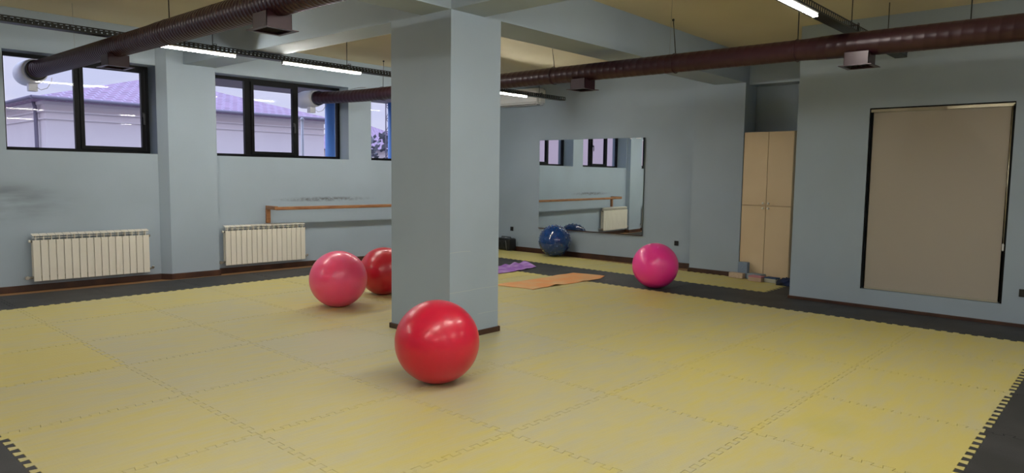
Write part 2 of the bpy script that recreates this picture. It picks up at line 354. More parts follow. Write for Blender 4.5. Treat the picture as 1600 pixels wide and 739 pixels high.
# yellow foam: colour wear comes from the object's own colour, streaks from noise
def mat_foam_yellow():
    m = mat('yellow_foam', (.5, .4, .15), .5, spec=.3); nt = m.node_tree; L = nt.links.new; b = nt.nodes['Principled BSDF']
    oi = N(nt, 'ShaderNodeObjectInfo'); pos = N(nt, 'ShaderNodeNewGeometry').outputs['Position']
    sepc = N(nt, 'ShaderNodeSeparateColor'); L(oi.outputs['Color'], sepc.inputs[0])
    mp = N(nt, 'ShaderNodeMapping'); mp.inputs['Rotation'].default_value = (0, 0, .9); mp.inputs['Scale'].default_value = (1.2, 5, 1); L(pos, mp.inputs[0])
    n1 = N(nt, 'ShaderNodeTexNoise', Scale=2.2, Detail=7., Roughness=.6); L(mp.outputs[0], n1.inputs['Vector'])
    n2 = N(nt, 'ShaderNodeTexNoise', Scale=1.1, Detail=3.); L(pos, n2.inputs['Vector'])
    a1 = N(nt, 'ShaderNodeMath', operation='MULTIPLY_ADD'); L(n1.outputs['Fac'], a1.inputs[0]); a1.inputs[1].default_value = 2.2; L(sepc.outputs[0], a1.inputs[2])
    a2 = N(nt, 'ShaderNodeMath', operation='MULTIPLY_ADD'); L(n2.outputs['Fac'], a2.inputs[0]); a2.inputs[1].default_value = .9; L(a1.outputs[0], a2.inputs[2])
    a3 = N(nt, 'ShaderNodeMath', operation='SUBTRACT', use_clamp=True); L(a2.outputs[0], a3.inputs[0]); a3.inputs[1].default_value = 1.5
    mx = N(nt, 'ShaderNodeMix', data_type='RGBA'); L(a3.outputs[0], mx.inputs[0]); mx.inputs[6].default_value = (.56, .47, .15, 1); mx.inputs[7].default_value = (.485, .445, .29, 1)
    # one darker stain near the right edge
    L(mx.outputs[2], b.inputs['Base Color'])
    s = N(nt, 'ShaderNodeVectorMath', operation='SUBTRACT'); L(pos, s.inputs[0]); s.inputs[1].default_value = (2.42, -2.3, 0)
    ln = N(nt, 'ShaderNodeVectorMath', operation='LENGTH'); L(s.outputs[0], ln.inputs[0])
    jit = N(nt, 'ShaderNodeMath', operation='MULTIPLY_ADD'); L(n2.outputs['Fac'], jit.inputs[0]); jit.inputs[1].default_value = .5; L(ln.outputs['Value'], jit.inputs[2])
    mr = N(nt, 'ShaderNodeMapRange'); L(jit.outputs[0], mr.inputs[0]); mr.inputs[1].default_value = .52; mr.inputs[2].default_value = .38; mr.inputs[4].default_value = .35
    m3 = N(nt, 'ShaderNodeMix', data_type='RGBA'); L(mr.outputs[0], m3.inputs[0]); L(mx.outputs[2], m3.inputs[6]); m3.inputs[7].default_value = (.47, .41, .08, 1); L(m3.outputs[2], b.inputs['Base Color'])
    # fine woven relief pressed into the foam
    w1 = N(nt, 'ShaderNodeTexWave', Scale=14.); w1.bands_direction = 'X'; L(pos, w1.inputs['Vector'])
    w2 = N(nt, 'ShaderNodeTexWave', Scale=14.); w2.bands_direction = 'Y'; L(pos, w2.inputs['Vector'])
    mm = N(nt, 'ShaderNodeMath', operation='MAXIMUM'); L(w1.outputs['Fac'], mm.inputs[0]); L(w2.outputs['Fac'], mm.inputs[1])
    bp = N(nt, 'ShaderNodeBump', Strength=.10, Distance=.003); L(mm.outputs[0], bp.inputs['Height'])
    n3 = N(nt, 'ShaderNodeTexNoise', Scale=5., Detail=3.); L(mp.outputs[0], n3.inputs['Vector'])
    bp2 = N(nt, 'ShaderNodeBump', Strength=.25, Distance=.012); L(n3.outputs['Fac'], bp2.inputs['Height']); L(bp.outputs[0], bp2.inputs['Normal']); L(bp2.outputs[0], b.inputs['Normal'])
    return m
M['foam_y'] = mat_foam_yellow()
M['foam_b'] = mat('black_foam', (.030, .029, .029), .6, spec=.35); noise_mix(M['foam_b'], (.045, .043, .045), 3, 5); bump(M['foam_b'], 120, .3, .004, 'Position')
ORD = ['first', 'second', 'third', 'fourth', 'fifth', 'sixth', 'seventh', 'eighth', 'ninth', 'tenth']
for i in range(-1, 6):
    for j in range(-3, 5):
        ob = mat_mesh(i, j, M['foam_y'])
        # mats near the walls kept their yellow, the ones walked on have gone greyish
        wear = .12+.72*(1-min(1, abs(i-1.2)/4.2))*(1-min(1, abs(j-.8)/4.8))+random.uniform(-.16, .2)
        if (i, j) == (0, 3): wear = .45
        if (i, j) == (-1, 2): wear = -.05
        ob.color = (max(0, wear), 0, 0, 1)
        tone = 'greyish worn' if wear > .55 else ('faded' if wear > .3 else 'bright')
        tag(ob, '%s yellow mat, %s from windows in %s row before the mirror wall' % (tone, ORD[4-j], ORD[5-i]), 'floor mat', 'yellow interlocking mats of the main field')
for j in range(0, 6):
    ob = mat_mesh(7, j, M['foam_y'], {'x1': 8.22+.0*j} if j else {'x1': 8.06}); ob.color = (.05, 0, 0, 1)
    tag(ob, 'yellow foam mat in the strip along the mirror wall, %s from the cabinet' % ORD[j], 'floor mat', 'yellow mats along the mirror wall')
for j in range(-5, 6):
    c = {'x1': 6.775} if j < -1 else {}
    if j == 5: c = {'wall': .31}
    ob = mat_mesh(6, j, M['foam_b'], c)
    where = ('narrow black mat along the blind wall, %s from the near corner' % ORD[j+5]) if j < -1 else 'black mat in the band before the mirror wall, %s from the windows' % ORD[5-j]
    tag(ob, where, 'floor mat', 'black interlocking border mats')
ob = mat_mesh(7, -1, M['foam_b'], {'y0': -.38}); tag(ob, 'black foam mat filling the recess before the beige cabinet', 'floor mat', 'black interlocking border mats')
for i in range(-2, 6):
    ob = mat_mesh(i, 5, M['foam_b'], {'wall': .31}); tag(ob, 'black mat in the window wall border, %s from the mirror side' % ORD[5-i], 'floor mat', 'black interlocking border mats')
for i in range(-1, 6):
    ob = mat_mesh(i, -4, M['foam_b']); tag(ob, 'black mat in the near right border, %s from the blind wall' % ORD[5-i], 'floor mat', 'black interlocking border mats')
for j in range(-4, 5):
    ob = mat_mesh(-2, j, M['foam_b']); tag(ob, 'black mat in the near left border, %s from the windows' % ORD[4-j], 'floor mat', 'black interlocking border mats')

# ------------------------------------------------------------------ exercise balls
def ball(name, c, D, m_, label, tilt=(0.3, .4), nubs=0, ridges=True):
    R_ = D/2; mb = MB(); nu, nv = 96, 64; vs = []; fs = []
    ax = Vector((math.sin(tilt[0])*math.cos(tilt[1]), math.sin(tilt[0])*math.sin(tilt[1]), math.cos(tilt[0])))
    q = Vector((0, 0, 1)).rotation_difference(ax)
    for a in range(nv+1):
        th = PI*a/nv
        for k in range(nu):
            ph = 2*PI*k/nu; r = R_
            p = Vector((math.sin(th)*math.cos(ph), math.sin(th)*math.sin(ph), math.cos(th)*.985))*r
            p = q @ p; z = p.z
            flat = -R_*.972                                  # the weight settles it on a small flat
            if z < flat: z = flat
            vs.append((p.x, p.y, z-flat))
    for a in range(nv):
        for k in range(nu): fs.append((a*nu+k, a*nu+(k+1) % nu, (a+1)*nu+(k+1) % nu, (a+1)*nu+k))
    mb.add(vs, fs, 0, True)
    root = empty(name, (c[0], c[1], 0), label=label, cat='exercise ball', group='inflated exercise balls on the floor')
    mb.build('ball_skin', m_, root)
    # valve plug
    pd = q @ Vector((.62, -.2, -.76)).normalized()
    cc = Vector((0, 0, R_*.972))+pd*R_*.995
    v = MB().tube([cc-pd*.004, cc+pd*.002, cc+pd*.004], [.011, .011, .007], 14).build('valve_plug', M['white_plastic'], root)
    if nubs:
        mbn = MB(); g_ = PI*(3-math.sqrt(5))
        for k in range(nubs):
            z = 1-2*(k+.5)/nubs; rr = math.sqrt(1-z*z); p = Vector((rr*math.cos(g_*k), rr*math.sin(g_*k), z))
            if z < -.93: continue
            base_ = Vector((0, 0, R_*.972))+p*R_*.992
            mbn.tube([base_-p*.002, base_+p*.005, base_+p*.0075, base_+p*.0095], [.014, .013, .009, .003], 8)
        tag(mbn.build('massage_nubs', m_, root), kind='stuff')
    return root
def ballmat(name, col, rough=.34, sub=.35, coat=.35, coatr=.16):
    m = mat(name, col, rough, spec=.5, coat=coat, coatr=coatr)
    nt = m.node_tree; L = nt.links.new; b = nt.nodes['Principled BSDF']
    tc = N(nt, 'ShaderNodeTexCoord'); w1 = N(nt, 'ShaderNodeTexWave', Scale=26.); w1.bands_direction = 'Z'; L(tc.outputs['Object'], w1.inputs['Vector'])
    bp = N(nt, 'ShaderNodeBump', Strength=.035, Distance=.002); L(w1.outputs['Fac'], bp.inputs['Height']); L(bp.outputs[0], b.inputs['Normal'])
    b.inputs['Subsurface Weight'].default_value = sub; b.inputs['Subsurface Radius'].default_value = (.30, .06, .10)
    return m
M['b_red'] = ballmat('pearly_red_vinyl', (.64, .006, .042)); M['b_pink'] = ballmat('salmon_pink_vinyl', (1.0, .095, .235), .36, .8); M['b_dark'] = ballmat('deep_red_vinyl', (.50, .006, .022))
M['b_mag'] = ballmat('magenta_pink_vinyl', (1.0, .045, .34)); M['b_blue'] = ballmat('glossy_blue_vinyl', (.004, .045, .20), .12, 0., .8, .04)
ball('exercise_ball', (1.376, .044), .60, M['b_red'], 'large bright red exercise ball nearest the camera, in front of the pillar')
ball('exercise_ball', (2.503, 2.956), .63, M['b_pink'], 'salmon pink exercise ball left of the pillar, in front of a dark red one', (.5, 2))
ball('exercise_ball', (3.34, 3.24), .59, M['b_dark'], 'dark red exercise ball half hidden by the pillar', (.2, 1))
ball('exercise_ball', (6.27, 1.195), .61, M['b_mag'], 'magenta pink exercise ball on the black mats in front of the back wall', (.6, 4))
ball('exercise_ball', (8.115, 4.405), .585, M['b_blue'], 'glossy dark blue knobbly exercise ball against the wall under the mirror', (.3, 3), nubs=170)

# ------------------------------------------------------------------ yoga mats
def yoga(name, A, B, C_, D, hf, m_, label, grp, nx=90, ny=30):
    A, B, C_, D = map(Vector, (A, B, C_, D)); mb = MB(); vs = []; T = .005
    for lay in (0, 1):
        for a in range(nx+1):
            for b_ in range(ny+1):
                s_, t = a/nx, b_/ny; p = (A*(1-s_)+B*s_)*(1-t)+(D*(1-s_)+C_*s_)*t; h, dx, dy = hf(s_, t)
                vs.append((p.x+dx, p.y+dy, h+.0006+lay*T))
    n = (nx+1)*(ny+1); I = lambda l, a, b_: l*n+a*(ny+1)+b_; fs = []
    for a in range(nx):
        for b_ in range(ny):
            fs.append((I(1, a, b_), I(1, a+1, b_), I(1, a+1, b_+1), I(1, a, b_+1))); fs.append((I(0, a, b_), I(0, a, b_+1), I(0, a+1, b_+1), I(0, a+1, b_)))
    for a in range(nx): fs += [(I(0, a, 0), I(0, a+1, 0), I(1, a+1, 0), I(1, a, 0)), (I(0, a, ny), I(1, a, ny), I(1, a+1, ny), I(0, a+1, ny))]
    for b_ in range(ny): fs += [(I(0, 0, b_), I(1, 0, b_), I(1, 0, b_+1), I(0, 0, b_+1)), (I(0, nx, b_), I(0, nx, b_+1), I(1, nx, b_+1), I(1, nx, b_))]
    mb.add(vs, fs, 0, True); o = mb.build(name, m_); return tag(o, label, 'yoga mat', grp)
def h_or(s_, t):
    h = .010*max(0, math.sin(s_*PI*3.1+.5))**2*(.4+.6*t)+.022*max(0, 1-abs(s_-.30)/.10)*(1-t)**2+.03*max(0, (s_-.93)/.07)*(1-t)+.012*max(0, 1-abs(s_-.66)/.08)*(1-t)
    return h, .015*math.sin(t*5), .03*math.sin(s_*7)*(.5)
def h_pu(s_, t):
    k = min(1, max(0, (s_-.50)/.2)); h = k*(.032*(math.sin(s_*40+t*1.2)*.5+.5)*(.25+.75*t))
    return h+.006, -.03*k*t, .02*math.sin(s_*8)
M['ymat_o'] = mat('orange_yoga_mat', (.74, .33, .13), .75, spec=.2); noise_mix(M['ymat_o'], (.68, .40, .20), 3.5, 5, .4, .62); bump(M['ymat_o'], 150, .3, .003, 'Position')
M['ymat_p'] = mat('purple_yoga_mat', (.30, .13, .46), .7, spec=.2); noise_mix(M['ymat_p'], (.44, .27, .56), 5, 4, .45, .62); bump(M['ymat_p'], 150, .3, .003, 'Position')
yoga('yoga_mat', (4.93, 2.19), (6.50, 2.15), (6.60, 2.79), (4.86, 2.77), h_or, M['ymat_o'], 'orange yoga mat lying flat between the pillar and the magenta ball', 'yoga mats left on the floor')
yoga('yoga_mat', (5.05, 3.44), (6.62, 3.55), (7.02, 4.06), (5.35, 4.10), h_pu, M['ymat_p'], 'rumpled purple yoga mat lying just right of the pillar', 'yoga mats left on the floor')

# ------------------------------------------------------------------ radiators
def radiator(x0, nsec, wsec, label, z0=.112, z1=.686):
    root = empty('radiator', label=label, cat='radiator', group='sectional radiators under the windows', mw=WT(x0, 0))
    H = z1-z0; g_ = .0026
    def sec():
        mb = MB(); w_ = wsec-g_*2; yf = -.118; yb = -.038
        # front plate with rounded edges
        e = .006; poly = [(0, yf+e), (e*.3, yf+e*.3), (e, yf), (w_-e, yf), (w_-e*.3, yf+e*.3), (w_, yf+e), (w_, yf+.014), (0, yf+.014)]
        mb.prism([(x+g_, y) for x, y in poly], z0, z1-.072)
        mb.box(w_*.44, w_*.58, yf+.014, yb, z0+.01, z1-.07)                       # core
        mb.box(g_, w_, yb, yb+.006, z0+.02, z1-.078)                            # rear plate
        mb.box(w_*.46, w_*.56, yf+.012, yb, z1-.072, z1-.012)                      # middle fin in the grille
        mb.box(g_, w_, yf+.018, yf+.022, z1-.048, z1-.040)
        # top lip, sloping forward
        mb.add([(g_, yf+.006, z1-.022), (w_, yf+.006, z1-.022), (w_, yb, z1), (g_, yb, z1), (g_, yf+.006, z1-.010), (w_, yf+.006, z1-.010), (w_, yb, z1+.006), (g_, yb, z1+.006)],
               [(0, 1, 2, 3), (4, 5, 6, 7), (0, 1, 5, 4), (2, 3, 7, 6), (1, 2, 6, 5), (0, 3, 7, 4)])
        return mb
    me = None
    for k in range(nsec):
        if me is None: o = sec().build('section', M['rad'], root); me = o.data
        else: o = bpy.data.objects.new('section', me); COL.objects.link(o); o.parent = root
        o.location = (k*wsec, 0, 0)
    Wd = nsec*wsec
    for z in (z0+.045, z1-.085): MB().tube([(-.02, -.078, z), (Wd+.02, -.078, z)], .016, 12).build('header_pipe', M['rad_dark'], root)
    # valves
    v = MB().tube([(-.015, -.078, z0+.045), (-.062, -.078, z0+.045)], .013, 12).lathe([(.020, 0), (.023, .008), (.023, .04), (.018, .046)], (-.062, -.078-.03, z0+.045), 'y', 16).tube([(-.062, -.078, z0+.045), (-.062, -.03, z0+.045), (-.062, .002, z0+.045)], .010, 10).build('valve', M['chrome'], root)
    MB().tube([(Wd+.015, -.078, z0+.045), (Wd+.05, -.078, z0+.045), (Wd+.05, .002, z0+.045)], .011, 10).lathe([(.016, 0), (.018, .02), (.014, .026)], (Wd+.05, -.078, z0+.05), 'z', 14).build('valve', M['chrome'], root)
    MB().tube([(-.012, -.078, z1-.085), (-.032, -.078, z1-.085)], .017, 12).build('bleed_cap', M['rad'], root)
    for x in (Wd*.2, Wd*.8): MB().box(x-.012, x+.012, -.045, .002, z1-.13, z1-.10).box(x-.012, x+.012, -.055, -.045, z1-.13, z1-.085).build('wall_bracket', M['grey_metal'], root)
    return root
radiator(.44, 16, .0828, 'cream sectional radiator on the left wall under the leftmost window')
radiator(2.795, 16, .0797, 'cream sectional radiator beneath the wooden barre, right of the left column')

# ------------------------------------------------------------------ ballet barre
root = empty('ballet_barre', label='brown wooden ballet barre on wall brackets, running behind the pillar', cat='barre', mw=WT(0, 0))
MB().box(3.50, 8.04, -.30, -.245, .905, .955).build('handrail', M['barre'], root, bevel=.012, seg=3)
for x in (3.49, 8.0):
    MB().box(x-.02, x+.035, -.30, -.0, .93-.02, .965).build('bracket_arm', M['barre'], root, bevel=.006)
    MB().box(x-.022, x+.042, -.045, .0, .70, .93).build('bracket_upright', M['barre'], root, bevel=.006)

# ------------------------------------------------------------------ wall mirror
root = empty('wall_mirror', (8.5, 3.96, 1.3), label='large frameless rectangular mirror on the far wall above the blue ball', cat='mirror')
root.matrix_world = BM @ Matrix.Translation((0, 1.70, 1.3))
MB().box(-.022, -.0005, -1.132, 1.132, -.822, .842).build('backing', M['mirror_edge'], root)
MB().box(-.026, -.022, -1.130, 1.130, -.820, .840).build('mirror_glass', M['mirror'], root)
MB().box(-.029, -.026, -1.06, -.97, .825, .838).build('tape_strip', M['white_plastic'], root)
MB().box(-.029, -.026, -.88, -.85, .82, .838).build('tape_strip', M['white_plastic'], root)
MB().box(-.034, -.0005, -1.132, 1.132, -.834, -.822).build('bottom_channel', M['baseboard'], root)

# ------------------------------------------------------------------ sockets
def socket(mw, label, wd=.075):
    root = empty('wall_socket', label=label, cat='socket', group='black wall sockets', mw=mw)
    MB().box(-.009, 0, -wd/2, wd/2, -.04, .04).build('cover_plate', M['black_plastic'], root, bevel=.003)
    MB().lathe([(.019, -.0105), (.021, -.0085), (.019, -.008)], (0, 0, 0), 'x', 20).build('socket_ring', M['rubber_grey'], root)
socket(BM @ Matrix.Translation((0, 3.522, .412)), 'black wall socket low on the mirror wall, just above the speaker')
socket(BM @ Matrix.Translation((0, -.073, .385)), 'black wall socket on the mirror wall, right of the magenta ball')
socket(Matrix.Translation((6.8, -2.755, .35)), 'black wall socket at the right edge, low beside the roller blind', .09)

# ------------------------------------------------------------------ air conditioner
root = empty('air_conditioner', mw=BM @ Matrix.Translation((0, 3.21, 2.81)), label='white wall-mounted air conditioner high on the far wall behind the pillar', cat='air conditioner')
def ac_poly(): return [(0, 0), (-.16, 0), (-.205, .05), (-.215, .12), (-.21, .24), (-.18, .30), (0, .305)]
MB().add([(x, y, z) for y in (-.44, .52) for x, z in ac_poly()], [tuple(range(7)), tuple(range(7, 14))]+[(k, (k+1) % 7, 7+(k+1) % 7, 7+k) for k in range(7)]).build('housing', M['white_plastic'], root, bevel=.01)
MB().box(-.20, -.06, -.40, .48, -.006, .004).build('air_outlet', M['rubber_grey'], root)
MB().add([(-.165, -.40, -.012), (-.165, .48, -.012), (-.215, .48, .04), (-.215, -.40, .04), (-.170, -.40, -.016), (-.170, .48, -.016), (-.220, .48, .036), (-.220, -.40, .036)],
         [(0, 1, 2, 3), (4, 5, 6, 7), (0, 1, 5, 4), (2, 3, 7, 6), (0, 3, 7, 4), (1, 2, 6, 5)]).build('louvre', M['white_plastic'], root)
MB().box(-.15, -.0, -.47, -.45, .03, .28).box(-.12, -.05, -.475, -.468, .1, .2).build('side_cover', M['white_plastic'], root)

# ------------------------------------------------------------------ wardrobe cabinet
root = empty('storage_cabinet', (8.15, .5, FL), label='tall beige four-door cabinet in the recess between the two walls', cat='cabinet')
cz = -FL
MB().box(.0, .345, -.372, -.354, 0, 2.15+cz).box(0, .345, .346, .364, 0, 2.15+cz).box(0, .345, -.354, .346, 2.13+cz, 2.15+cz).box(0, .345, -.354, .346, 0, .06+cz).box(.335, .345, -.354, .346, .06+cz, 2.13+cz).box(.002, .335, -.354, .346, 1.07+cz, 1.088+cz).build('carcass', [M['cab']], root)
for (y0, y1, z0, z1, ky, kz) in ((-.368, -.0085, .05, 1.073, -.045, 1.04), (-.0015, .360, .05, 1.073, .035, 1.04), (-.368, -.0085, 1.081, 2.143, -.045, 1.115), (-.0015, .360, 1.081, 2.143, .035, 1.115)):
    d_ = MB().box(-.018, -.0005, y0, y1, z0+cz, z1+cz).build('door', M['cab'], root, bevel=.0015)
    MB().lathe([(.007, -.022), (.007, -.028), (.016, -.034), (.017, -.040), (.011, -.046), (.003, -.047)][::-1]+[(.007, -.0185)], (0, ky, kz+cz), 'x', 16).build('knob', M['knob'], d_)

# ------------------------------------------------------------------ yoga blocks, cloth
def block(c, size, rz, mats, label, tiltx=0):
    mb = MB().cbox((0, 0, size[2]/2), size); o = mb.build('yoga_block', mats, bevel=.007, seg=3); o.location = (c[0], c[1], c[2] if len(c) > 2 else .0005); o.rotation_euler = (tiltx, 0, rz)
    return tag(o, label, 'yoga block', 'foam yoga blocks by the cabinet')
M['f_tan'] = foam('tan_speckled_foam', (.56, .43, .33), (.46, .34, .26)); M['f_blue'] = foam('grey_blue_foam', (.20, .26, .36), (.24, .30, .38))
M['f_grey'] = foam('pale_grey_blue_foam', (.25, .30, .36), (.30, .34, .37)); 
block((7.985, .825), (.09, .22, .078), -.06, M['f_tan'], 'tan speckled yoga block lying leftmost, at the foot of the wall beside the cabinet')
block((8.072, .765), (.075, .15, .235), -.05, M['f_blue'], 'grey-blue yoga block standing upright against the cabinet')
block((8.035, .555), (.14, .23, .085), -.12, M['f_grey'], 'pale grey-blue yoga block lying flat against the cabinet, behind the pink one')
def two_tone(name, top, sidec):
    m = mat(name, top, .7, spec=.25); nt = m.node_tree; L = nt.links.new; b = nt.nodes['Principled BSDF']
    tc = N(nt, 'ShaderNodeTexCoord'); sp = N(nt, 'ShaderNodeSeparateXYZ'); L(tc.outputs['Object'], sp.inputs[0])
    c = N(nt, 'ShaderNodeMath', operation='GREATER_THAN'); L(sp.outputs['Z'], c.inputs[0]); c.inputs[1].default_value = .058
    mx = N(nt, 'ShaderNodeMix', data_type='RGBA'); L(c.outputs[0], mx.inputs[0]); mx.inputs[6].default_value = (*sidec, 1); mx.inputs[7].default_value = (*top, 1); L(mx.outputs[2], b.inputs['Base Color'])
    return m
M['f_pink'] = two_tone('pink_top_foam', (.50, .22, .26), (.50, .36, .27)); M['f_navy'] = two_tone('navy_top_foam', (.035, .07, .16), (.45, .44, .36))
block((7.875, .475), (.13, .20, .078), -.10, M['f_pink'], 'yoga block with a pink top and tan sides, nearest the mats')
block((7.92, .27), (.14, .18, .072), -.08, M['f_navy'], 'yoga block with a navy top and cream sides, rightmost of the blocks')
# crumpled cloth bag
mb = MB(); nu, nv = 40, 20; vs = []
for a in range(nv+1):
    th = PI/2*a/nv
    for k in range(nu):
        ph = 2*PI*k/nu; r = 1+.16*math.sin(3*ph+1)+.09*math.sin(7*ph+a*.5)+.05*math.sin(11*ph+a)
        h = math.cos(th)**.8*(.095+(.03*math.sin(ph+.9)+.014*math.sin(7*ph+a*.5))*math.sin(th))
        vs.append((math.sin(th)*math.cos(ph)*.11*r, math.sin(th)*math.sin(ph)*.15*r, max(h, 0)))
mb.add(vs, [(a*nu+k, a*nu+(k+1) % nu, (a+1)*nu+(k+1) % nu, (a+1)*nu+k) for a in range(nv) for k in range(nu)], 0, True)
mb.f.append(tuple(nv*nu+k for k in range(nu))[::-1]); mb.mi.append(0); mb.sm.append(False)
M['navy_cloth'] = mat('navy_cloth', (.012, .025, .085), .8); noise_mix(M['navy_cloth'], (.006, .007, .015), 7, 3, .42, .6, coords='Object')
o = mb.build('cloth_bag', M['navy_cloth']); o.location = (7.82, .0, .0008); o.scale = (1, 1, 1.0)
tag(o, 'crumpled navy and black cloth bag on the floor beside the navy-topped block', 'bag')

# ------------------------------------------------------------------ speaker in the corner
root = empty('portable_speaker', (8.235, 5.73, 0), -.1, 'black portable speaker on the floor in the far corner beside the pillar', 'speaker')
MB().box(-.10, .10, -.19, .19, .004, .235).build('housing', M['black_plastic'], root, bevel=.03, seg=4)
MB().box(-.106, -.098, -.15, .15, .03, .20).build('front_grille', M['rubber_grey'], root, bevel=.003)
for y in (-.075, .075): MB().lathe([(.055, -.112), (.060, -.108), (.060, -.104)], (0, y, .115), 'x', 24).build('speaker_cone', M['black_metal'], root)
MB().tube([(0, -.14, .23), (0, -.13, .262), (0, .13, .262), (0, .14, .23)], .008, 10).build('handle', M['black_plastic'], root)
MB().lathe([(.025, .235), (.027, .243), (.022, .248)], (.04, .05, 0), 'z', 18).build('control_dial', M['white_plastic'], root)
MB().tube([(-.112, -.10, .20), (-.122, -.13, .14), (-.118, -.135, .06), (-.11, -.14, .006), (-.05, -.24, .006)], .004, 8).build('cable', M['grey_metal'], root)

# ------------------------------------------------------------------ roller blind
root = empty('roller_blind', (6.8, -1.89, .215), label='closed greige roller blind in a black-framed recess on the right wall', cat='blind')
MB().lathe([(.020, -.66), (.020, .655)], (.05, 0, 2.03), 'y', 20).build('roll', M['blind_roll'], root)
MB().box(.012, .075, -.672, .672, 2.045, 2.066).box(.012, .018, -.672, .672, 2.024, 2.045).build('cassette', M['brass'], root)
MB().box(.034, .0355, -.640, .648, .012, 2.03).build('fabric', M['blind'], root)
MB().box(.028, .042, -.642, .650, .004, .026).build('bottom_bar', M['blind_roll'], root, bevel=.003)
MB().box(.02, .05, .652, .658, .004, 2.03).build('side_channel', M['black_frame'], root)
MB().box(.012, .06, -.678, -.660, .004, 2.045).build('side_channel', M['black_frame'], root)
MB().box(.003, .012, -.6815, .6805, 2.056, 2.0695).box(.003, .012, -.6815, -.674, .002, 2.0695).box(.003, .012, .673, .6805, .002, 2.0695).build('recess_edging', M['black_frame'], root)
ch = MB().tube([(.018, -.655, 2.03), (.016, -.656, 1.2), (.016, -.658, .62)], .0032, 8).tube([(.022, -.648, 2.03), (.020, -.650, 1.2), (.018, -.655, .62)], .0026, 8).build('pull_chain', M['brass'], root)
MB().lathe([(.004, 0), (.010, .01), (.010, .07), (.004, .08)], (.017, -.656, .545), 'z', 12).build('chain_weight', M['white_plastic'], ch)

# ------------------------------------------------------------------ ducts
def duct(name, label, x_at, z_at, y0, y1, r0, r1, ychange, pitch, drops, rods, ring, ridge=.0022):
    """runs towards the window wall from y0 (near) to y1; x_at, z_at give its centre"""
    root = empty(name, (x_at((y0+y1)/2), (y0+y1)/2, 0), label=label, cat='duct', group='brown spiral ventilation ducts'); ox, oy = root.location.x, root.location.y
    n = 32; mb = MB(); vs = []; ys = []; y = y0
    while y < y1:
        ys += [(y, 0), (y+pitch*.40, 0), (y+pitch*.45, ridge), (y+pitch*.55, ridge), (y+pitch*.60, 0)]; y += pitch
    ys.append((y1, 0)); ys = [p for p in ys if p[0] <= y1]
    for yy, dr in ys:
        t = 1/(1+math.exp(-(ychange-yy)/.04)) if ychange is not None else 0
        r = r0+(r1-r0)*t+dr
        for k in range(n):
            a = 2*PI*k/n; sl = pitch*(k/n-.5)             # slight helix
            yk = min(max(yy+sl, y0), y1)
            vs.append((x_at(yk)+math.cos(a)*r-ox, yk-oy, z_at(yk)+math.sin(a)*r))
    m_ = len(ys); mb.add(vs, [(i*n+k, i*n+(k+1) % n, (i+1)*n+(k+1) % n, (i+1)*n+k) for i in range(m_-1) for k in range(n)], 0, True)
    mb.build('spiral_pipe', M['duct'], root)
    for (yy, w_) in drops:
        x = x_at(yy); z = z_at(yy)-r0+.02
        zb = z-.115; h = w_/2
        b_ = MB().box(x-h, x-h+.004, yy-h, yy+h, zb, z).box(x+h-.004, x+h, yy-h, yy+h, zb, z).box(x-h, x+h, yy-h, yy-h+.004, zb, z).box(x-h, x+h, yy+h-.004, yy+h, zb, z)
        b_.v = [(p[0]-ox, p[1]-oy, p[2]) for p in b_.v]; bo = b_.build('outlet_box', M['duct'], root)
        F_ = h+.035; f_ = MB().box(x-F_, x+F_, yy-F_, yy-h, zb-.006, zb).box(x-F_, x+F_, yy+h, yy+F_, zb-.006, zb).box(x-F_, x-h, yy-h, yy+h, zb-.006, zb).box(x+h, x+F_, yy-h, yy+h, zb-.006, zb)
        f_.v = [(p[0]-ox, p[1]-oy, p[2]) for p in f_.v]; f_.build('flange', M['duct'], bo)
        l_ = MB()
        for k in range(5): q = yy-h+(k+.5)*w_/5; l_.box(x-h+.004, x+h-.004, q-.002, q+.010, zb+.01, zb+.014)
        l_.v = [(p[0]-ox, p[1]-oy, p[2]) for p in l_.v]; l_.build('grille', M['duct_in'], bo)
    for (yy, top, thick) in rods:
        x = x_at(yy); z = z_at(yy)+r0
        pts = [(x-ox, yy-oy, z-.004), (top[0]-ox, top[1]-oy, top[2])]
        ro = MB().tube(pts, thick, 8).build('hanger_rod', M['black_metal'] if thick > .003 else M['grey_metal'], root)
        if thick > .003:
            MB().lathe([(.012, -.03), (.014, -.02), (.014, 0)], (top[0]-ox, top[1]-oy, top[2]), 'z', 10).build('anchor', M['black_metal'], ro)
            n2 = 28; r_ = r0+.006
            for sgn in (0,):
                MB().tube([(x-ox+math.cos(a)*r_, yy-oy, z_at(yy)+math.sin(a)*r_) for a in [2*PI*k/n2 for k in range(n2+1)]], .0035, 6).build('pipe_strap', M['duct'], root)
    return root, ox, oy
d1, ox, oy = duct('ventilation_duct', 'brown spiral duct overhead on the left, ending at the leftmost window', lambda y: .695+.016*(6.4-y)-.07*max(0, (y-5.9)/.8)**2, lambda y: 2.722-.004*(6.4-y)-.03*max(0, (y-5.9)/.8)**2,
     -6.9, 6.62, .102, .107, 3.2, .052, [(4.22, .20), (1.18, .20), (-1.8, .20)], [(2.92, (.745, 2.92, 3.325), .005), (-.2, (.8, -.2, 3.325), .005), (5.4, (.70, 5.4, 3.325), .0016)], None)
